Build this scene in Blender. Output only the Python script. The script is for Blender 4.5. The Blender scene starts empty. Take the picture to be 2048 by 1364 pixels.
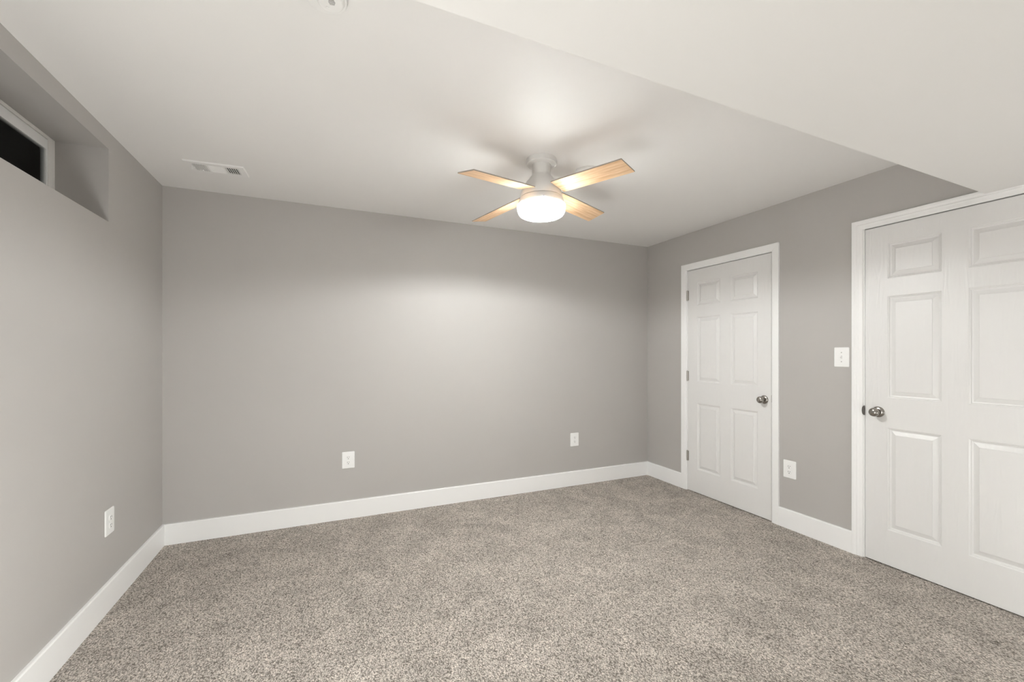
import bpy, bmesh, math, random
import numpy as np
from mathutils import Vector, Matrix

C = bpy.context.scene.collection
random.seed(7)

# ---------------------------------------------------------------- camera, world, exposure
FPX, YAW, HORIZON, CAM_H = 844.85, 0.410595, 704.6, 1.285
XL, XR, YB, YF, H = -1.0127, 3.0846, 3.5093, -1.30, 2.395       # room shell
SOFFIT_Z = 2.093

cam = bpy.data.cameras.new('camera')
cam.sensor_fit = 'HORIZONTAL'
cam.sensor_width = 36.0
cam.lens = FPX / 2048 * 36.0
cam.shift_y = (HORIZON - 682.0) / 2048
cam.clip_start = 0.02
cam_ob = bpy.data.objects.new('camera', cam)
cam_ob.location = (0, 0, CAM_H)
cam_ob.rotation_euler = (math.pi / 2, 0, -YAW)
C.objects.link(cam_ob)
bpy.context.scene.camera = cam_ob

world = bpy.data.worlds.new('night')
bpy.context.scene.world = world
world.use_nodes = True
world.node_tree.nodes['Background'].inputs[0].default_value = (0.5, 0.5, 0.55, 1)
world.node_tree.nodes['Background'].inputs[1].default_value = 0.004      # night outside the little window

vs = bpy.context.scene.view_settings
vs.view_transform = 'Standard'
vs.look = 'None'
vs.gamma = 1.0
vs.use_curve_mapping = False
vs.exposure = 0.0

FAN_DOWN, FAN_SIDE = 44.0, 66.0     # glow of the fan's frosted drum: its flat bottom and its side
FAN_BULB = 10800.0                      # the bulb up inside the metal fitter, seen through the drum
LEFT_FILL, REAR_FILL = 60.0, 22.0     # watts of two bare fill lights added beside and behind the camera for brightness

def fill_light(name, loc, watts, radius):
    l = bpy.data.lights.new(name, 'POINT')
    l.energy = watts; l.shadow_soft_size = radius; l.color = (0.975, 1.0, 0.985)
    o = bpy.data.objects.new(name, l); o.location = loc
    C.objects.link(o)
fill_light('fill_light_left', (-0.40, 0.72, 0.42), LEFT_FILL, 0.28)  # added fill that lifts the left wall and ceiling; no lamp stands here
fill_light('fill_light_rear', (2.40, -0.30, 0.50), REAR_FILL, 0.22)  # second added fill, for the right side; no real source behind it

# ---------------------------------------------------------------- materials
def new_mat(name):
    m = bpy.data.materials.new(name)
    m.use_nodes = True
    nt = m.node_tree
    return m, nt, nt.nodes['Principled BSDF']

def node(nt, kind, **kw):
    n = nt.nodes.new(kind)
    for k, v in kw.items():
        if k in n.inputs: n.inputs[k].default_value = v
        else: setattr(n, k, v)
    return n

def paint(name, col, rough=0.6, spec=0.5, bump_scale=220.0, bump=0.02, mottling=0.0):
    m, nt, b = new_mat(name)
    b.inputs['Base Color'].default_value = (*col, 1)
    b.inputs['Roughness'].default_value = rough
    b.inputs['Specular IOR Level'].default_value = spec
    tc = node(nt, 'ShaderNodeTexCoord')
    if mottling:
        n1 = node(nt, 'ShaderNodeTexNoise', Scale=1.7, Detail=3.0)
        nt.links.new(tc.outputs['Object'], n1.inputs['Vector'])
        r = node(nt, 'ShaderNodeValToRGB')
        r.color_ramp.elements[0].position = 0.3
        r.color_ramp.elements[1].position = 0.7
        r.color_ramp.elements[0].color = (*[c * (1 - mottling) for c in col], 1)
        r.color_ramp.elements[1].color = (*[c * (1 + mottling) for c in col], 1)
        nt.links.new(n1.outputs['Fac'], r.inputs['Fac'])
        nt.links.new(r.outputs['Color'], b.inputs['Base Color'])
    if bump:
        n2 = node(nt, 'ShaderNodeTexNoise', Scale=bump_scale, Detail=3.0)
        nt.links.new(tc.outputs['Object'], n2.inputs['Vector'])
        bp = node(nt, 'ShaderNodeBump', Strength=bump, Distance=0.002)
        nt.links.new(n2.outputs['Fac'], bp.inputs['Height'])
        nt.links.new(bp.outputs['Normal'], b.inputs['Normal'])
    return m

M = {}
M['wall'] = paint('grey_wall_paint', (0.490, 0.470, 0.450), 0.58, 0.5, 260, 0.05, 0.012)
M['ceiling'] = paint('ceiling_paint', (0.87, 0.855, 0.838), 0.52, 0.35, 180, 0.05, 0.006)
M['trim'] = paint('trim_gloss_paint', (0.95, 0.945, 0.935), 0.35, 0.5, 90, 0.02)
M['plastic'] = paint('white_plastic', (0.95, 0.945, 0.93), 0.3, 0.5, 60, 0.0)
M['fan_white'] = paint('fan_white_enamel', (0.88, 0.868, 0.852), 0.4, 0.5, 60, 0.0)
M['vent_white'] = paint('vent_white_enamel', (0.88, 0.865, 0.85), 0.45, 0.5, 60, 0.0)
M['dark'] = paint('dark_slot', (0.03, 0.028, 0.026), 0.7, 0.2, 60, 0.0)
M['grille'] = paint('grey_grille', (0.42, 0.41, 0.40), 0.6, 0.3, 60, 0.0)
M['duct'] = paint('duct_inside', (0.10, 0.095, 0.09), 0.8, 0.2, 60, 0.0)
M['old_paint'] = paint('chipped_white_paint', (0.90, 0.88, 0.85), 0.5, 0.4, 38, 0.6, 0.05)

def make_door_mat():
    m, nt, b = new_mat('door_white_paint')
    b.inputs['Base Color'].default_value = (0.815, 0.805, 0.792, 1)
    b.inputs['Roughness'].default_value = 0.33
    tc = node(nt, 'ShaderNodeTexCoord')
    mp = node(nt, 'ShaderNodeMapping')
    mp.inputs['Scale'].default_value = (1.0, 7.0, 1.0)
    nt.links.new(tc.outputs['Object'], mp.inputs['Vector'])
    w = node(nt, 'ShaderNodeTexNoise', Scale=3.0, Detail=2.0, Distortion=0.4)
    nt.links.new(mp.outputs['Vector'], w.inputs['Vector'])
    mu = node(nt, 'ShaderNodeMath', operation='MULTIPLY'); mu.inputs[1].default_value = 26.0
    si = node(nt, 'ShaderNodeMath', operation='SINE')
    nt.links.new(w.outputs['Fac'], mu.inputs[0]); nt.links.new(mu.outputs[0], si.inputs[0])
    bp = node(nt, 'ShaderNodeBump', Strength=0.15, Distance=0.0015)
    nt.links.new(si.outputs[0], bp.inputs['Height'])
    nt.links.new(bp.outputs['Normal'], b.inputs['Normal'])
    return m
M['door'] = make_door_mat()

def metal(name, col, rough):
    m, nt, b = new_mat(name)
    b.inputs['Base Color'].default_value = (*col, 1)
    b.inputs['Metallic'].default_value = 1.0
    b.inputs['Roughness'].default_value = rough
    return m
M['nickel'] = metal('satin_nickel', (0.36, 0.34, 0.315), 0.27)
M['strike'] = metal('dark_strike_steel', (0.22, 0.21, 0.20), 0.4)
M['hinge'] = metal('hinge_steel', (0.50, 0.48, 0.45), 0.35)

def make_wood():
    m, nt, b = new_mat('blade_light_oak')
    b.inputs['Roughness'].default_value = 0.5
    b.inputs['Specular IOR Level'].default_value = 0.3
    tc = node(nt, 'ShaderNodeTexCoord')
    mp = node(nt, 'ShaderNodeMapping')
    mp.inputs['Scale'].default_value = (2.2, 34.0, 20.0)
    nt.links.new(tc.outputs['Object'], mp.inputs['Vector'])
    n = node(nt, 'ShaderNodeTexNoise', Scale=2.2, Detail=5.0, Roughness=0.6, Distortion=0.3)
    nt.links.new(mp.outputs['Vector'], n.inputs['Vector'])
    r = node(nt, 'ShaderNodeValToRGB')
    e = r.color_ramp.elements
    e[0].position = 0.30; e[0].color = (0.60, 0.36, 0.19, 1)
    e[1].position = 0.66; e[1].color = (0.84, 0.60, 0.39, 1)
    nt.links.new(n.outputs['Fac'], r.inputs['Fac'])
    nt.links.new(r.outputs['Color'], b.inputs['Base Color'])
    return m
M['wood'] = make_wood()
M['blade_edge'] = paint('blade_edge_band', (0.36, 0.32, 0.27), 0.5, 0.3, 60, 0.0)

def make_carpet():
    m, nt, b = new_mat('carpet_pile')
    b.inputs['Roughness'].default_value = 0.95
    b.inputs['Specular IOR Level'].default_value = 0.1
    L = nt.links.new
    tc = node(nt, 'ShaderNodeTexCoord')
    # twisted yarn tufts: bright tips, dark gaps between them, each tuft its own shade
    mp = node(nt, 'ShaderNodeMapping')
    mp.inputs['Rotation'].default_value = (0, 0, math.radians(35))
    mp.inputs['Scale'].default_value = (1.0, 0.72, 1.0)
    L(tc.outputs['Object'], mp.inputs['Vector'])
    wob = node(nt, 'ShaderNodeTexNoise', Scale=90.0, Detail=2.0)
    L(mp.outputs['Vector'], wob.inputs['Vector'])
    wa = node(nt, 'ShaderNodeMix', data_type='VECTOR')
    wa.inputs['Factor'].default_value = 0.010
    L(mp.outputs['Vector'], wa.inputs['A']); L(wob.outputs['Color'], wa.inputs['B'])
    yarn = node(nt, 'ShaderNodeTexVoronoi', Scale=205.0, Randomness=1.0)
    L(wa.outputs['Result'], yarn.inputs['Vector'])
    ramp = node(nt, 'ShaderNodeValToRGB')
    e = ramp.color_ramp.elements
    e[0].position = 0.05; e[0].color = (0.700, 0.645, 0.588, 1)
    e[1].position = 0.78; e[1].color = (0.210, 0.184, 0.160, 1)
    k = ramp.color_ramp.elements.new(0.42); k.color = (0.560, 0.508, 0.455, 1)
    L(yarn.outputs['Distance'], ramp.inputs['Fac'])
    sepc = node(nt, 'ShaderNodeSeparateColor')
    L(yarn.outputs['Color'], sepc.inputs[0])
    tv = node(nt, 'ShaderNodeMapRange')
    tv.inputs['To Min'].default_value = 0.66; tv.inputs['To Max'].default_value = 1.34
    L(sepc.outputs[0], tv.inputs['Value'])
    fine = node(nt, 'ShaderNodeTexNoise', Scale=330.0, Detail=2.0)
    L(tc.outputs['Object'], fine.inputs['Vector'])
    fr = node(nt, 'ShaderNodeMapRange')
    fr.inputs['From Min'].default_value = 0.3; fr.inputs['From Max'].default_value = 0.7
    fr.inputs['To Min'].default_value = 0.75; fr.inputs['To Max'].default_value = 1.25
    L(fine.outputs['Fac'], fr.inputs['Value'])
    tm = node(nt, 'ShaderNodeMath', operation='MULTIPLY')
    L(tv.outputs['Result'], tm.inputs[0]); L(fr.outputs['Result'], tm.inputs[1])
    mx0 = node(nt, 'ShaderNodeMix', data_type='RGBA', blend_type='MULTIPLY')
    mx0.inputs['Factor'].default_value = 1.0
    L(ramp.outputs['Color'], mx0.inputs['A']); L(tm.outputs[0], mx0.inputs['B'])
    hgt = node(nt, 'ShaderNodeMath', operation='SUBTRACT')
    hgt.inputs[0].default_value = 1.0
    L(yarn.outputs['Distance'], hgt.inputs[1])
    # trodden patches where the pile leans another way
    big = node(nt, 'ShaderNodeTexNoise', Scale=4.6, Detail=5.0, Roughness=0.66, Distortion=0.5)
    L(tc.outputs['Object'], big.inputs['Vector'])
    br = node(nt, 'ShaderNodeMapRange')
    br.inputs['From Min'].default_value = 0.35; br.inputs['From Max'].default_value = 0.65
    br.inputs['To Min'].default_value = 0.83; br.inputs['To Max'].default_value = 1.10
    L(big.outputs['Fac'], br.inputs['Value'])
    mx = node(nt, 'ShaderNodeMix', data_type='RGBA', blend_type='MULTIPLY')
    mx.inputs['Factor'].default_value = 1.0
    L(mx0.outputs['Result'], mx.inputs['A'])
    L(br.outputs['Result'], mx.inputs['B'])
    L(mx.outputs['Result'], b.inputs['Base Color'])
    bp = node(nt, 'ShaderNodeBump', Strength=0.55, Distance=0.006)
    L(hgt.outputs[0], bp.inputs['Height'])
    L(bp.outputs['Normal'], b.inputs['Normal'])
    return m
M['carpet'] = make_carpet()

def make_lamp_glass():
    m, nt, b = new_mat('lit_frosted_drum')
    b.inputs['Base Color'].default_value = (0.9, 0.88, 0.85, 1)
    b.inputs['Roughness'].default_value = 0.5
    b.inputs['Emission Color'].default_value = (0.975, 1.0, 0.985, 1)
    # the lamp inside points down, so the bottom of the drum glows more strongly than its side
    ge = node(nt, 'ShaderNodeTexCoord')
    sp = node(nt, 'ShaderNodeSeparateXYZ')
    nt.links.new(ge.outputs['Object'], sp.inputs[0])
    mr = node(nt, 'ShaderNodeMapRange')
    mr.inputs['From Min'].default_value = 2.0665 - H; mr.inputs['From Max'].default_value = 2.085 - H
    mr.inputs['To Min'].default_value = FAN_DOWN; mr.inputs['To Max'].default_value = FAN_SIDE
    nt.links.new(sp.outputs['Z'], mr.inputs['Value'])
    nt.links.new(mr.outputs['Result'], b.inputs['Emission Strength'])
    # thin frosted glass: part of the bulb's light passes straight through
    tr = node(nt, 'ShaderNodeBsdfTransparent')
    tr.inputs['Color'].default_value = (1, 1, 1, 1)
    mx = node(nt, 'ShaderNodeMixShader')
    mx.inputs[0].default_value = 0.5
    nt.links.new(b.outputs[0], mx.inputs[1]); nt.links.new(tr.outputs[0], mx.inputs[2])
    nt.links.new(mx.outputs[0], nt.nodes['Material Output'].inputs['Surface'])
    return m
def make_bulb():
    m, nt, b = new_mat('lit_bulb')
    b.inputs['Emission Color'].default_value = (0.975, 1.0, 0.985, 1)
    b.inputs['Emission Strength'].default_value = FAN_BULB
    return m
M['bulb'] = make_bulb()
M['lamp'] = make_lamp_glass()

def make_pane():
    m, nt, b = new_mat('window_glass')
    out = nt.nodes['Material Output']
    nt.nodes.remove(b)
    tr = node(nt, 'ShaderNodeBsdfTransparent')
    tr.inputs['Color'].default_value = (0.8, 0.82, 0.82, 1)
    gl = node(nt, 'ShaderNodeBsdfGlossy', Roughness=0.01)
    fr = node(nt, 'ShaderNodeFresnel', IOR=1.18)
    mix = node(nt, 'ShaderNodeMixShader')
    nt.links.new(fr.outputs[0], mix.inputs[0])
    nt.links.new(tr.outputs[0], mix.inputs[1])
    nt.links.new(gl.outputs[0], mix.inputs[2])
    nt.links.new(mix.outputs[0], out.inputs['Surface'])
    return m
M['pane'] = make_pane()

# ---------------------------------------------------------------- helpers
def obj(name, bm, mat, parent=None, smooth=False, bevel=0.0, recalc=True):
    if recalc: bmesh.ops.recalc_face_normals(bm, faces=bm.faces)
    me = bpy.data.meshes.new(name)
    bm.to_mesh(me); bm.free()
    me.materials.append(mat)
    if smooth:
        for p in me.polygons: p.use_smooth = True
    o = bpy.data.objects.new(name, me)
    C.objects.link(o)
    if parent is not None: o.parent = parent
    if bevel:
        md = o.modifiers.new('edge', 'BEVEL'); md.width = bevel; md.segments = 2
        md.limit_method = 'ANGLE'; md.angle_limit = math.radians(40)
    if smooth:
        try:
            md = o.modifiers.new('wn', 'WEIGHTED_NORMAL'); md.keep_sharp = True
            me.set_sharp_from_angle(angle=math.radians(38))
        except Exception: pass
    return o

def struct(name, bm, mat, parent=None, label=None, cat=None, **kw):
    o = obj(name, bm, mat, parent, **kw)
    if parent is None: o['kind'] = 'structure'
    if label: o['label'] = label
    if cat: o['category'] = cat
    return o

def thing(name, label, cat, loc, rotz=0.0, group=None):
    o = bpy.data.objects.new(name, None)
    o.empty_display_size = 0.05
    C.objects.link(o)
    o.location = loc; o.rotation_euler = (0, 0, rotz)
    o['label'] = label; o['category'] = cat
    if group: o['group'] = group
    return o

def box(bm, x0, x1, y0, y1, z0, z1):
    v = [bm.verts.new(p) for p in ((x0,y0,z0),(x1,y0,z0),(x1,y1,z0),(x0,y1,z0),(x0,y0,z1),(x1,y0,z1),(x1,y1,z1),(x0,y1,z1))]
    for f in ((0,3,2,1),(4,5,6,7),(0,1,5,4),(1,2,6,5),(2,3,7,6),(3,0,4,7)):
        bm.faces.new([v[i] for i in f])
    return v

def hexa(bm, pts):
    v = [bm.verts.new(p) for p in pts]
    for f in ((0,3,2,1),(4,5,6,7),(0,1,5,4),(1,2,6,5),(2,3,7,6),(3,0,4,7)):
        bm.faces.new([v[i] for i in f])

def lathe(bm, prof, seg=64, c=(0, 0), cap=True):
    """prof: (radius, z) from one pole or rim to the other; spun about z."""
    rings = []
    for r, z in prof:
        if r < 1e-6: rings.append([bm.verts.new((c[0], c[1], z))])
        else: rings.append([bm.verts.new((c[0] + r*math.cos(2*math.pi*i/seg), c[1] + r*math.sin(2*math.pi*i/seg), z)) for i in range(seg)])
    for a, b in zip(rings, rings[1:]):
        for i in range(seg):
            j = (i + 1) % seg
            if len(a) == 1 and len(b) == 1: continue
            if len(a) == 1: bm.faces.new((a[0], b[i], b[j]))
            elif len(b) == 1: bm.faces.new((a[i], a[j], b[0]))
            else: bm.faces.new((a[i], a[j], b[j], b[i]))
    if cap and len(rings[0]) > 1: bm.faces.new(rings[0])
    if cap and len(rings[-1]) > 1: bm.faces.new(rings[-1])

def transform(bm, mat): bmesh.ops.transform(bm, matrix=mat, verts=bm.verts)

def prism(bm, poly, y0, y1):
    """poly: (x, z) outline extruded along y."""
    a = [bm.verts.new((x, y0, z)) for x, z in poly]
    b = [bm.verts.new((x, y1, z)) for x, z in poly]
    n = len(poly)
    bm.faces.new(a); bm.faces.new(b[::-1])
    for i in range(n): bm.faces.new((a[i], b[i], b[(i+1) % n], a[(i+1) % n]))

def rounded(w, h, r, n=6):
    out = []
    for cx, cz, a0 in ((w/2-r, h/2-r, 0), (-w/2+r, h/2-r, 90), (-w/2+r, -h/2+r, 180), (w/2-r, -h/2+r, 270)):
        for i in range(n+1):
            a = math.radians(a0 + 90*i/n)
            out.append((cx + r*math.cos(a), cz + r*math.sin(a)))
    return out

# ---------------------------------------------------------------- room shell
T = 0.12
bm = bmesh.new(); box(bm, XL-0.35, XR+T, YF-T, YB+T, -0.10, 0.0)
struct('floor', bm, M['carpet'], label='wall to wall beige and grey speckled carpet', cat='floor')
bm = bmesh.new(); box(bm, XL-0.35, XR+T, YF-T, YB+T, H, H+0.12)
struct('ceiling', bm, M['ceiling'], label='flat white ceiling above the fan', cat='ceiling')

# dropped soffit over the near part of the room; its face is not quite square to the wall
s0 = 0.978 + (XL-0.18)*0.0115; s1 = 0.978 + (XR-0.18)*0.0115
bm = bmesh.new()
hexa(bm, [(XL,YF,SOFFIT_Z),(XR,YF,SOFFIT_Z),(XR,s1,SOFFIT_Z),(XL,s0,SOFFIT_Z),(XL,YF,H),(XR,YF,H),(XR,s1,H),(XL,s0,H)])
struct('ceiling_soffit', bm, M['ceiling'], label='dropped white soffit across the near end of the ceiling', cat='soffit')

bm = bmesh.new(); box(bm, XL-T, XR+T, YB, YB+T, 0, H)
struct('wall_back', bm, M['wall'], label='plain grey back wall behind the ceiling fan', cat='wall')
# wall behind the camera
bm = bmesh.new()
box(bm, XL-T, XR+T, YF-T, YF, 0, H)
struct('wall_front', bm, M['wall'], label='plain grey wall behind the viewer', cat='wall')

# left wall with the deep window recess
RY0, RY1, RZ0, RZ1, RX = 1.62, 2.760, 1.9415, 2.3075, -1.2127
bm = bmesh.new()
box(bm, RX-0.14, XL, YF, YB, 0, RZ0)
box(bm, RX-0.14, XL, YF, YB, RZ1, H)
box(bm, RX-0.14, XL, YF, RY0, RZ0, RZ1)
box(bm, RX-0.14, XL, RY1, YB, RZ0, RZ1)
struct('wall_left', bm, M['wall'], label='grey left wall with a deep recess for the small window', cat='wall')

# right wall with two door openings
door_specs = {
    'door_1': dict(y0=2.153, y1=2.966, top=2.041, zs=((1.712,1.920),(1.0155,1.607),(0.2155,0.821)), cols=((2.262,2.506),(2.609,2.855)), co0=2.090, co1=3.034, ctop=2.105),
    'door_2': dict(y0=0.720, y1=1.5425, top=2.049, zs=((1.729,1.941),(1.011,1.622),(0.218,0.831)), cols=((0.8325,1.0765),(1.183,1.428)), co0=0.652, co1=1.6095, ctop=2.112),
}
GAP = 0.003
bm = bmesh.new()
ys = [YF]
for d in ('door_2', 'door_1'):
    s = door_specs[d]
    ys += [s['y0']-GAP-0.018, s['y1']+GAP+0.018]
    box(bm, XR, XR+T, s['y0']-GAP-0.018, s['y1']+GAP+0.018, s['top']+GAP+0.018, H)
ys += [YB]
for a, b in zip(ys[0::2], ys[1::2]): box(bm, XR, XR+T, a, b, 0, H)
struct('wall_right', bm, M['wall'], label='grey right wall holding the two white doors', cat='wall')

# ---------------------------------------------------------------- baseboards
BH, BT = 0.1386, 0.0155
def baseboard_profile():
    return [(0, 0), (BT, 0), (BT, BH-0.006), (BT-0.003, BH-0.001), (BT-0.006, BH), (0, BH)]
bm = bmesh.new()
prism(bm, baseboard_profile(), 0, XR-XL)
transform(bm, Matrix.Translation((XL, YB, 0)) @ Matrix.Rotation(-math.pi/2, 4, 'Z'))
struct('baseboard_back', bm, M['trim'], label='tall white baseboard along the back wall', cat='baseboard')
bm = bmesh.new()
prism(bm, baseboard_profile(), YF, YB-BT)
transform(bm, Matrix.Translation((XL, 0, 0)))
struct('baseboard_left', bm, M['trim'], label='tall white baseboard along the left wall', cat='baseboard')
bm = bmesh.new()
for a, b in ((door_specs['door_1']['co1'], YB-BT), (door_specs['door_2']['co1'], door_specs['door_1']['co0']), (YF, door_specs['door_2']['co0'])):
    b2 = bmesh.new(); prism(b2, [(-x, z) for x, z in baseboard_profile()], a, b)
    transform(b2, Matrix.Translation((XR, 0, 0)))
    me = bpy.data.meshes.new('tmp'); b2.to_mesh(me); b2.free(); bm.from_mesh(me); bpy.data.meshes.remove(me)
struct('baseboard_right', bm, M['trim'], label='white baseboard between and beside the two doors', cat='baseboard')

# ---------------------------------------------------------------- doors
PANEL = ((0.0, 0.0), (0.0035, -0.0030), (0.0065, -0.0036), (0.0095, -0.0090), (0.0150, -0.0105), (0.0165, -0.0105), (0.0375, -0.0030), (0.0392, -0.0020), (0.0402, 0.0))
def door_slab(bm, s):
    x = XR - 0.001
    yl = sorted({s['y0'], s['y1'], *[v for c in s['cols'] for v in c]})
    zl = sorted({0.006, s['top'], *[v for c in s['zs'] for v in c]})
    cache = {}
    def V(y, z, d=0.0):
        k = (round(y, 5), round(z, 5), round(d, 5))
        if k not in cache: cache[k] = bm.verts.new((x - d, y, z))
        return cache[k]
    for i in range(len(yl)-1):
        for j in range(len(zl)-1):
            a, b, c, d = yl[i], yl[i+1], zl[j], zl[j+1]
            if (a, b) in s['cols'] and (c, d) in s['zs']:
                prev = None
                for ins, dep in PANEL:
                    ring = [V(a+ins, c+ins, dep), V(b-ins, c+ins, dep), V(b-ins, d-ins, dep), V(a+ins, d-ins, dep)]
                    if prev:
                        for k in range(4): bm.faces.new((prev[k], prev[(k+1) % 4], ring[(k+1) % 4], ring[k]))
                    prev = ring
                bm.faces.new(prev)
            else:
                bm.faces.new((V(a, c), V(b, c), V(b, d), V(a, d)))
    # sides and back
    xb = x + 0.035
    edge = [(y, zl[0]) for y in yl] + [(yl[-1], z) for z in zl[1:]] + [(y, zl[-1]) for y in yl[-2::-1]] + [(yl[0], z) for z in zl[-2:0:-1]]
    back = [bm.verts.new((xb, y, z)) for y, z in edge]
    front = [V(y, z) for y, z in edge]
    n = len(edge)
    for i in range(n): bm.faces.new((front[i], front[(i+1) % n], back[(i+1) % n], back[i]))
    bm.faces.new(back)

def casing(bm, s, prof):
    """prof: (distance from outer edge, height off the wall); swept up, over and down with mitres."""
    o0, o1, ot = s['co0'], s['co1'], s['ctop']
    path = [(o0, 0.0, 1, 0), (o0, ot, 1, -1), (o1, ot, -1, -1), (o1, 0.0, -1, 0)]
    rings = [[bm.verts.new((XR - h, y + dy*d, z + dz*d)) for d, h in prof] for y, z, dy, dz in path]
    for a, b in zip(rings, rings[1:]):
        n = len(prof)
        for i in range(n): bm.faces.new((a[i], a[(i+1) % n], b[(i+1) % n], b[i]))
    bm.faces.new(rings[0]); bm.faces.new(rings[-1])

CAS_PLAIN = [(0, 0), (0, 0.0145), (0.003, 0.0155), (0.030, 0.0140), (0.044, 0.0125), (0.047, 0.0105), (0.052, 0.0100), (0.055, 0.0085), (0.0565, 0.006), (0.0565, 0)]
CAS_COLONIAL = [(0, 0), (0, 0.0165), (0.003, 0.0175), (0.012, 0.0172), (0.016, 0.0150), (0.020, 0.0125), (0.026, 0.0115), (0.029, 0.0135), (0.032, 0.0130), (0.038, 0.0105), (0.050, 0.0090), (0.055, 0.0078), (0.0575, 0.005), (0.0575, 0)]

def knob(parent, y, z):
    bm = bmesh.new()   # rosette
    lathe(bm, [(0, 0.0), (0.0325, 0.0), (0.0325, 0.003), (0.030, 0.0065), (0.024, 0.0095), (0.017, 0.0115), (0, 0.0115)], 48)
    Rm = Matrix.Translation((XR-0.001, y, z)) @ Matrix.Rotation(-math.pi/2, 4, 'Y')
    transform(bm, Rm)
    k = obj('door_knob', bm, M['nickel'], parent, smooth=True)
    bm = bmesh.new()
    lathe(bm, [(0, 0.010), (0.0125, 0.010), (0.0115, 0.020), (0.012, 0.026), (0.017, 0.031), (0.0235, 0.037), (0.0262, 0.044), (0.0262, 0.050), (0.0245, 0.056), (0.020, 0.0605), (0.0165, 0.0620), (0.0155, 0.0612), (0.013, 0.0625), (0.007, 0.0637), (0, 0.064)], 48)
    transform(bm, Rm)
    obj('handle', bm, M['nickel'], k, smooth=True)
    return k

def build_door(name, prof, label, hinge_side, knob_y, knob_z):
    s = door_specs[name]
    bm = bmesh.new(); door_slab(bm, s)
    d = struct(name, bm, M['door'], label=label, cat='door')
    bm = bmesh.new(); casing(bm, s, prof)
    obj('casing', bm, M['trim'], d)
    # jamb lining the opening, with a stop behind the slab
    bm = bmesh.new()
    a, b, t = s['y0']-GAP, s['y1']+GAP, s['top']+GAP+0.0025
    box(bm, XR, XR+T, a-0.018, a, 0, t+0.018); box(bm, XR, XR+T, b, b+0.018, 0, t+0.018); box(bm, XR, XR+T, a, b, t, t+0.018)
    box(bm, XR+0.036, XR+0.07, a, a+0.012, 0, t); box(bm, XR+0.036, XR+0.07, b-0.012, b, 0, t); box(bm, XR+0.036, XR+0.07, a, b, t-0.012, t)
    obj('jamb', bm, M['trim'], d)
    knob(d, knob_y, knob_z)
    return d

d1 = build_door('door_1', CAS_PLAIN, 'white six panel door with hinges showing, nearer the back corner', 1, 2.2095, 0.9205)
s = door_specs['door_1']
for zc in (1.814, 1.066, 0.323):
    bm = bmesh.new()
    hy = s['y1'] + 0.0015
    for k in range(5):     # barrel of five knuckles
        z0 = zc - 0.0455 + k*0.0182
        b2 = bmesh.new(); lathe(b2, [(0, 0), (0.0054, 0), (0.0062, 0.0008), (0.0062, 0.0170), (0.0054, 0.0178), (0, 0.0178)], 20)
        transform(b2, Matrix.Translation((XR-0.0055, hy, z0)))
        me = bpy.data.meshes.new('t'); b2.to_mesh(me); b2.free(); bm.from_mesh(me); bpy.data.meshes.remove(me)
    b2 = bmesh.new(); lathe(b2, [(0, -0.003), (0.004, -0.002), (0.005, 0), (0.005, 0.092), (0.004, 0.094), (0, 0.0955)], 16)
    transform(b2, Matrix.Translation((XR-0.0055, hy, zc-0.0460)))
    me = bpy.data.meshes.new('t'); b2.to_mesh(me); b2.free(); bm.from_mesh(me); bpy.data.meshes.remove(me)
    box(bm, XR-0.0035, XR-0.0008, hy-0.016, hy+0.001, zc-0.0445, zc+0.0445)
    obj('hinge', bm, M['hinge'], d1, smooth=True)
bm = bmesh.new(); box(bm, XR-0.0040, XR+0.004, s['y0']-0.0028, s['y0']-0.0008, 0.905, 0.960)
obj('strike_plate', bm, M['hinge'], d1)

d2 = build_door('door_2', CAS_COLONIAL, 'white six panel door nearest the viewer, cut off by the frame edge', -1, 1.4735, 0.9215)
s = door_specs['door_2']
bm = bmesh.new()          # curved lip of the strike plate over the edge of the casing
lip = []
for i in range(9):
    t_ = -1 + 2*i/8
    lip.append((0.922 + 0.029*t_, 0.0095*math.sqrt(max(0, 1-t_*t_))*1.0 + 0.0015))
pts_f = [(z, w) for z, w in lip]
va = [bm.verts.new((XR-0.0105, s['y1']+0.002+w, z)) for z, w in pts_f]
vb = [bm.verts.new((XR-0.0125, s['y1']+0.002+w, z)) for z, w in pts_f]
n = len(va)
wa = [bm.verts.new((XR-0.0105, s['y1']+0.0005, z)) for z, w in pts_f]
wb = [bm.verts.new((XR-0.0125, s['y1']+0.0005, z)) for z, w in pts_f]
for i in range(n-1):
    bm.faces.new((va[i], va[i+1], wa[i+1], wa[i])); bm.faces.new((vb[i], vb[i+1], wb[i+1], wb[i]))
    bm.faces.new((va[i], va[i+1], vb[i+1], vb[i])); bm.faces.new((wa[i], wa[i+1], wb[i+1], wb[i]))
bm.faces.new((va[0], vb[0], wb[0], wa[0])); bm.faces.new((va[-1], vb[-1], wb[-1], wa[-1]))
box(bm, XR-0.0115, XR+0.02, s['y1']+0.0004, s['y1']+0.0024, 0.893, 0.951)
obj('strike_plate', bm, M['strike'], d2)

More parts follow.
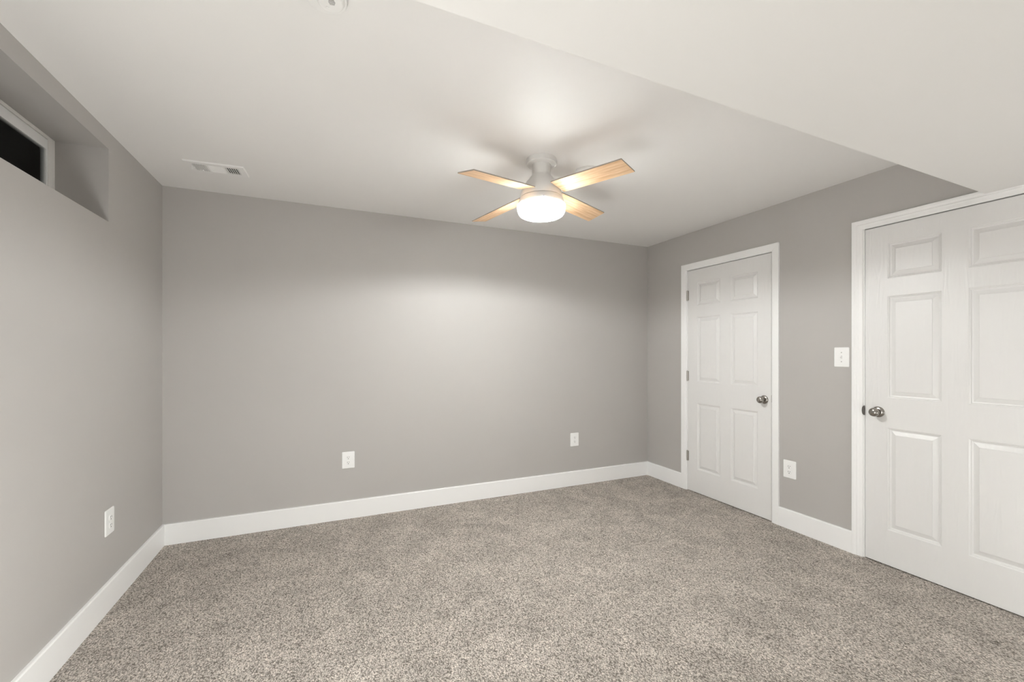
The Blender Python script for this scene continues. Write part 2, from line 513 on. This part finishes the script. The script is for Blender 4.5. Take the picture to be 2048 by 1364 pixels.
# ---------------------------------------------------------------- window in the recess
wy0 = RY0
bm = bmesh.new()          # fixed wooden frame set at the back of the recess
box(bm, RX-0.10, RX, 2.708, RY1, RZ0, RZ1)
box(bm, RX-0.10, RX, wy0, wy0+0.05, RZ0, RZ1)
box(bm, RX-0.10, RX, wy0+0.05, 2.708, 2.2905, RZ1)
box(bm, RX-0.10, RX, wy0+0.05, 2.708, RZ0, RZ0+0.012)
win = struct('window_1', bm, M['old_paint'], label='small white basement window at the back of the recess in left wall', cat='window', bevel=0.002)
bm = bmesh.new()          # the sash
a, b, c, d = wy0+0.053, 2.7055, RZ0+0.014, 2.2870
SX0, SX1 = RX-0.012, RX-0.002
box(bm, SX0, SX1, b-0.0125, b, c, d); box(bm, SX0, SX1, a, a+0.03, c, d)
box(bm, SX0, SX1, a+0.03, b-0.0125, d-0.046, d); box(bm, SX0, SX1, a+0.03, b-0.0125, c, c+0.04)
# rounded inner corners
for (yc, sy) in ((b-0.0125, -1), (a+0.03, 1)):
    for zc2, sz in ((d-0.046, -1), (c+0.04, 1)):
        pl = [(yc, zc2)] + [(yc + sy*(0.010 - 0.010*math.sin(math.radians(q))), zc2 + sz*(0.010 - 0.010*math.cos(math.radians(q)))) for q in (0, 22, 45, 67, 90)]
        fa = [bm.verts.new((RX-0.0085, y, z)) for y, z in pl]; fb = [bm.verts.new((SX0, y, z)) for y, z in pl]
        bm.faces.new(fa); bm.faces.new(fb[::-1])
        for i in range(len(pl)): bm.faces.new((fa[i], fb[i], fb[(i+1) % len(pl)], fa[(i+1) % len(pl)]))
sash = obj('window_frame', bm, M['trim'], win)
bm = bmesh.new(); box(bm, RX-0.0105, RX-0.0075, a+0.02, b-0.008, c+0.02, d-0.03)
obj('pane', bm, M['pane'], sash)

# ---------------------------------------------------------------- ceiling fan
FX, FY = 1.1275, 2.167
fan = thing('ceiling_fan', 'white flush mount ceiling fan with four wooden blades and lit drum light', 'ceiling fan', (FX, FY, H))
def fz(z): return z - H
bm = bmesh.new()
lathe(bm, [(0, fz(H)), (0.0865, fz(H)), (0.0872, fz(2.392)), (0.0872, fz(2.372)), (0.0855, fz(2.3665)), (0.080, fz(2.3645)), (0.050, fz(2.3635)), (0, fz(2.3635))], 72)
obj('canopy', bm, M['fan_white'], fan, smooth=True)
bm = bmesh.new()
lathe(bm, [(0, fz(2.366)), (0.0535, fz(2.366)), (0.0530, fz(2.310)), (0.0535, fz(2.303)), (0.0575, fz(2.2985)), (0.066, fz(2.289)), (0.0745, fz(2.277)), (0.079, fz(2.268)), (0.080, fz(2.2655)), (0, fz(2.2655))], 72)
obj('neck', bm, M['fan_white'], fan, smooth=True)
bm = bmesh.new()
lathe(bm, [(0, fz(2.2665)), (0.0835, fz(2.2665)), (0.089, fz(2.259)), (0.099, fz(2.243)), (0.108, fz(2.225)), (0.115, fz(2.207)), (0.1195, fz(2.190)), (0.1215, fz(2.178)), (0.1215, fz(2.1735)), (0, fz(2.1735))], 72)
obj('motor_housing', bm, M['fan_white'], fan, smooth=True)
bm = bmesh.new()
lathe(bm, [(0, fz(2.1750)), (0.1145, fz(2.1750)), (0.1145, fz(2.1705)), (0.1235, fz(2.1695)), (0.1285, fz(2.158)), (0.1330, fz(2.142)), (0.1355, fz(2.1305)), (0.1355, fz(2.1275)), (0.1340, fz(2.1275)), (0.1310, fz(2.142)), (0.1265, fz(2.158)), (0.120, fz(2.1680)), (0, fz(2.1690))], 72)
ring = obj('light_fitter', bm, M['fan_white'], fan, smooth=True)
bm = bmesh.new()       # bulb tucked up inside the fitter, just above its rim
lathe(bm, [(0, fz(2.1685)), (0.008, fz(2.1685)), (0.0135, fz(2.1660)), (0.0172, fz(2.1610)), (0.0180, fz(2.1555)), (0.0165, fz(2.1500)), (0.012, fz(2.1460)), (0.006, fz(2.1440)), (0, fz(2.1435))], 32)
obj('bulb', bm, M['bulb'], ring, smooth=True)
for k in range(3):
    bm = bmesh.new()
    lathe(bm, [(0, 0), (0.0035, 0), (0.0035, 0.006), (0.0065, 0.007), (0.0065, 0.013), (0.0055, 0.0145), (0, 0.015)], 20)
    az = math.radians(-112 + 120*k)
    transform(bm, Matrix.Rotation(az, 4, 'Z') @ Matrix.Translation((0.1315, 0, fz(2.1375))) @ Matrix.Rotation(math.pi/2, 4, 'Y'))
    obj('thumb_screw', bm, M['fan_white'], ring, smooth=True)
bm = bmesh.new()
lathe(bm, [(0.1335, fz(2.1272)), (0.1385, fz(2.1272)), (0.1390, fz(2.1240)), (0.1382, fz(2.112)), (0.1355, fz(2.098)), (0.1310, fz(2.0860)), (0.1240, fz(2.0765)), (0.1120, fz(2.0700)), (0.08, fz(2.0660)), (0.04, fz(2.0645)), (0, fz(2.0635))], 96, cap=False)
lamp = obj('lamp_shade', bm, M['lamp'], fan, smooth=True)
lamp['label'] = 'glowing frosted white drum shade'

# blades: one mesh, four copies; pitched, drooping slightly
BR, BW, BPITCH, BDROOP, BZ, BROOT = 0.5565, 0.126, -0.1995, 0.0641, 2.2127, 0.119
def blade_bm():
    bm = bmesh.new()
    n = 14
    th = 0.006
    def pt(r, t, dz):
        z = BZ - BDROOP*r + t*math.sin(BPITCH) + dz
        return (r, t*math.cos(BPITCH), fz(z))
    top, bot = [], []
    rows = []
    for i in range(n+1):
        r = BROOT + (BR-BROOT)*i/n
        w = BW/2 * (0.955 + 0.045*min(1, (r-BROOT)/0.10))
        row = []
        for j in range(7):
            t = -w + 2*w*j/6
            rr = r
            row.append((rr, t))
        rows.append(row)
    vt = [[bm.verts.new(pt(r, t, th/2)) for r, t in row] for row in rows]
    vb = [[bm.verts.new(pt(r, t, -th/2)) for r, t in row] for row in rows]
    for i in range(n):
        for j in range(6):
            bm.faces.new((vt[i][j], vt[i+1][j], vt[i+1][j+1], vt[i][j+1]))
            bm.faces.new((vb[i][j], vb[i][j+1], vb[i+1][j+1], vb[i+1][j]))
        bm.faces.new((vt[i][0], vb[i][0], vb[i+1][0], vt[i+1][0]))
        bm.faces.new((vt[i][6], vt[i+1][6], vb[i+1][6], vb[i][6]))
    for j in range(6):
        bm.faces.new((vt[0][j], vt[0][j+1], vb[0][j+1], vb[0][j]))
        bm.faces.new((vt[n][j], vb[n][j], vb[n][j+1], vt[n][j+1]))
    return bm
def arm_bm():
    bm = bmesh.new()
    pts = []
    for dz in (0.0034, 0.0084):
        for r, t in ((0.085, -0.020), (0.185, -0.030), (0.185, 0.030), (0.085, 0.020)):
            pts.append((r, t*math.cos(BPITCH), fz(BZ - BDROOP*r + t*math.sin(BPITCH) + dz)))
    hexa(bm, pts)
    return bm
blade0 = obj('blade', blade_bm(), M['wood'], fan)
blade0.data.materials.append(M['blade_edge'])
for p in blade0.data.polygons:
    if abs(p.normal.z) < 0.6: p.material_index = 1
arm0 = obj('blade_arm', arm_bm(), M['fan_white'], blade0)
tilt = Matrix(((1, 0, 0.0), (0, 1, 0.0), (0.0345, -0.0107, 1))).to_4x4()
base = fz(2.21)
A0 = 0.371
for i in range(4):
    if i == 0: b_, a_ = blade0, arm0
    else:
        b_ = blade0.copy(); C.objects.link(b_); b_.parent = fan
        a_ = arm0.copy(); C.objects.link(a_); a_.parent = b_
    # the whole rotor hangs a touch out of level
    R = Matrix.Rotation(math.atan(-0.0345), 4, 'Y') @ Matrix.Rotation(math.atan(-0.0107), 4, 'X')
    b_.matrix_local = Matrix.Translation((0, 0, base)) @ R @ Matrix.Translation((0, 0, -base)) @ Matrix.Rotation(A0 + i*math.pi/2, 4, 'Z')

# ---------------------------------------------------------------- ceiling register
va_, vb_ = Vector((-0.7655, 2.982)), Vector((-0.4565, 2.958))
vang = math.atan2(-0.020, 0.307)
vent = thing('air_vent', 'white rectangular air vent in the ceiling near the left corner', 'air vent', (-0.613, 3.0475, H), vang)
VW, VD, VZ = 0.308, 0.158, -0.007
bm = bmesh.new()     # flange with a sloped lip round three open fields
def ring4(bm, r0, r1):
    for k in range(4): bm.faces.new((r0[k], r0[(k+1) % 4], r1[(k+1) % 4], r1[k]))
def rect(bm, x0, x1, y0, y1, z): return [bm.verts.new(p) for p in ((x0,y0,z),(x1,y0,z),(x1,y1,z),(x0,y1,z))]
fields = [(-0.118, -0.048), (-0.038, 0.038), (0.048, 0.118)]
fy = 0.046
o_ = rect(bm, -VW/2, VW/2, -VD/2, VD/2, 0.0); o2 = rect(bm, -VW/2+0.004, VW/2-0.004, -VD/2+0.004, VD/2-0.004, VZ)
ring4(bm, o_, o2)
# face built from strips
xs = [-VW/2+0.004] + [v for f in fields for v in f] + [VW/2-0.004]
for i in range(len(xs)-1):
    x0, x1 = xs[i], xs[i+1]
    if i % 2 == 0: bm.faces.new(rect(bm, x0, x1, -VD/2+0.004, VD/2-0.004, VZ))
    else:
        bm.faces.new(rect(bm, x0, x1, -VD/2+0.004, -fy, VZ)); bm.faces.new(rect(bm, x0, x1, fy, VD/2-0.004, VZ))
        q0 = rect(bm, x0, x1, -fy, fy, VZ); q1 = rect(bm, x0+0.001, x1-0.001, -fy, fy, -0.001); ring4(bm, q0, q1)
bmesh.ops.remove_doubles(bm, verts=bm.verts, dist=1e-5)
obj('frame', bm, M['vent_white'], vent)
bm = bmesh.new(); box(bm, fields[0][0], fields[2][1], -fy, fy, -0.0012, -0.0004)
obj('duct', bm, M['duct'], vent)
def slat_x(x, lean):   # blade running along y
    bm = bmesh.new()
    box(bm, -0.0008, 0.0008, -fy, fy, -0.0055, 0.0055)
    transform(bm, Matrix.Translation((x, 0, -0.0052)) @ Matrix.Rotation(lean, 4, 'Y'))
    return bm
def slat_y(y, lean, x0, x1):
    bm = bmesh.new()
    box(bm, x0, x1, -0.0008, 0.0008, -0.0065, 0.0065)
    transform(bm, Matrix.Translation((0, y, -0.0052)) @ Matrix.Rotation(lean, 4, 'X'))
    return bm
for k in range(6): obj('slat', slat_x(fields[0][0] + 0.007 + k*0.0115, math.radians(24)), M['vent_white'], vent)
for k in range(9): obj('slat', slat_y(-fy + 0.005 + k*0.0103, math.radians(62), *fields[1]), M['vent_white'], vent)
for k in range(6): obj('slat', slat_x(fields[2][0] + 0.007 + k*0.0115, math.radians(-52)), M['vent_white'], vent)
bm = bmesh.new(); lathe(bm, [(0, 0), (0.004, 0), (0.004, -0.010), (0.006, -0.012), (0.006, -0.018), (0, -0.019)], 18)
transform(bm, Matrix.Translation((-0.124, -0.01, VZ)))
box(bm, -0.126, -0.108, -0.012, -0.008, VZ-0.008, VZ-0.004)
obj('lever', bm, M['vent_white'], vent, smooth=True)
for sx in (-1, 1):
    bm = bmesh.new(); lathe(bm, [(0, 0), (0.004, 0), (0.003, -0.0018), (0, -0.0022)], 14)
    transform(bm, Matrix.Translation((sx*0.138, 0.018 if sx < 0 else 0, VZ)))
    obj('screw', bm, M['vent_white'], vent, smooth=True)

# ---------------------------------------------------------------- smoke detector and ceiling cover
det = thing('smoke_detector', 'round white smoke detector on the ceiling, cut by the top edge', 'smoke detector', (-0.0075, 1.4344, H))
bm = bmesh.new(); lathe(bm, [(0, 0), (0.060, 0), (0.060, -0.003), (0.064, -0.004), (0.064, -0.010), (0.0615, -0.0135), (0.056, -0.015), (0, -0.015)], 56)
obj('base', bm, M['fan_white'], det, smooth=True)
OX, OY = 0.0140, -0.0062          # the raised sounder housing sits off centre
bm = bmesh.new(); lathe(bm, [(0, -0.014), (0.0420, -0.014), (0.0415, -0.018), (0.0385, -0.024), (0.0365, -0.0265), (0.0345, -0.0278), (0.030, -0.0272), (0.010, -0.0280), (0, -0.0280)], 56, c=(OX, OY))
cov = obj('cover', bm, M['fan_white'], det, smooth=True)
bm = bmesh.new()
for k in range(6):
    y = -0.0100 + k*0.0038
    w = 0.0105 - abs(k-2.5)*0.0014
    box(bm, -w, w, y-0.0008, y+0.0008, -0.0288, -0.0270)
transform(bm, Matrix.Translation((OX+0.004, OY-0.008, 0)) @ Matrix.Rotation(math.radians(-8), 4, 'Z'))
obj('sounder_grille', bm, M['grille'], cov)
bm = bmesh.new(); lathe(bm, [(0, -0.026), (0.0052, -0.026), (0.0052, -0.0292), (0.0044, -0.0300), (0, -0.0302)], 20)
transform(bm, Matrix.Translation((OX-0.008, OY+0.018, 0)))
obj('test_button', bm, M['fan_white'], cov, smooth=True)

plate = thing('cover_plate', 'round white ceiling cover plate peeking out above the right fan blade', 'cover plate', (1.459, 2.188, H))
bm = bmesh.new(); lathe(bm, [(0, 0), (0.080, 0), (0.080, -0.007), (0.078, -0.0100), (0.073, -0.0120), (0, -0.0130)], 64)
obj('disc', bm, M['ceiling'], plate, smooth=True)
bm = bmesh.new(); lathe(bm, [(0, -0.0125), (0.004, -0.0125), (0.0032, -0.0143), (0, -0.0147)], 14)
transform(bm, Matrix.Translation((0.03, 0, 0)))
obj('screw', bm, M['plastic'], plate, smooth=True)

# ---------------------------------------------------------------- outlets and switch
PW, PH, PT = 0.0915, 0.1285, 0.006
def plate_bm(w, h):
    bm = bmesh.new()
    outl = [rounded(w, h, 0.006), rounded(w, h, 0.006), rounded(w-0.003, h-0.003, 0.006), rounded(w-0.010, h-0.010, 0.005)]
    yy = [0.0, -PT*0.45, -PT*0.75, -PT]
    rings = [[bm.verts.new((x, y, z)) for x, z in o] for o, y in zip(outl, yy)]
    n = len(rings[0])
    for a, b in zip(rings, rings[1:]):
        for i in range(n): bm.faces.new((a[i], a[(i+1) % n], b[(i+1) % n], b[i]))
    bm.faces.new(rings[0]); bm.faces.new(rings[-1])
    return bm
def screw_bm(x, z):
    bm = bmesh.new()
    lathe(bm, [(0, 0), (0.0034, 0), (0.0028, 0.0010), (0, 0.0014)], 16)
    transform(bm, Matrix.Translation((x, -PT, z)) @ Matrix.Rotation(math.pi/2, 4, 'X'))
    return bm
def recept_bm(zc):
    w, h = 0.0335, 0.0285
    out = []
    for i in range(48):
        a = 2*math.pi*i/48
        x = 0.0172*math.cos(a); z = 0.0172*math.sin(a)
        z = max(-h/2, min(h/2, z))
        out.append((x, zc + z))
    bm = bmesh.new()
    prism(bm, out, -PT-0.0022, -PT+0.001)
    return bm
def slots_bm(zc):
    bm = bmesh.new()
    y0, y1 = -PT-0.0026, -PT-0.0018
    box(bm, -0.0075, -0.0053, y0, y1, zc-0.0005, zc+0.0085)
    box(bm, 0.0053, 0.0075, y0, y1, zc+0.0005, zc+0.0080)
    g = [(0.0028*math.cos(math.radians(a)), zc-0.0078+0.0028*math.sin(math.radians(a))) for a in range(0, 181, 20)] + [(-0.0028, zc-0.0100), (0.0028, zc-0.0100)]
    prism(bm, g, y0, y1)
    return bm
def outlet(loc, rot, label):
    t = thing('power_outlet', label, 'power outlet', loc, rot, 'white power outlets low on the walls')
    obj('cover_plate', plate_bm(PW, PH), M['plastic'], t, smooth=True)
    for zc in (0.0195, -0.0195):
        r = obj('receptacle', recept_bm(zc), M['plastic'], t, bevel=0.0008)
        obj('slots', slots_bm(zc), M['dark'], r)
    obj('screw', screw_bm(0, 0), M['plastic'], t, smooth=True)
outlet((0.1437, YB, 0.4505), 0, 'white power outlet on back wall, left of the two there')
outlet((2.1872, YB, 0.4410), 0, 'white power outlet on back wall nearest the right corner')
outlet((XR, 2.0140, 0.4320), -math.pi/2, 'white power outlet low on the right wall between the two doors')
outlet((XL, 2.7635, 0.4325), math.pi/2, 'white power outlet low on the left wall below the window recess')

sw = thing('light_switch', 'white light switch on the right wall beside the nearer door', 'light switch', (XR, 1.6735, 1.2535), -math.pi/2)
obj('cover_plate', plate_bm(0.0895, 0.1285), M['plastic'], sw, smooth=True)
bm = bmesh.new(); prism(bm, rounded(0.0125, 0.0265, 0.001, 2), -PT-0.0012, -PT+0.001)
obj('bezel', bm, M['plastic'], sw)
bm = bmesh.new()
hexa(bm, [(-0.0042, -PT, -0.010), (0.0042, -PT, -0.010), (0.0042, -PT, 0.010), (-0.0042, -PT, 0.010),
          (-0.0036, -PT-0.012, 0.002), (0.0036, -PT-0.012, 0.002), (0.0036, -PT-0.010, 0.009), (-0.0036, -PT-0.010, 0.009)])
obj('toggle', bm, M['plastic'], sw, bevel=0.0006)
for z in (0.030, -0.030): obj('screw', screw_bm(0, z), M['hinge'], sw, smooth=True)
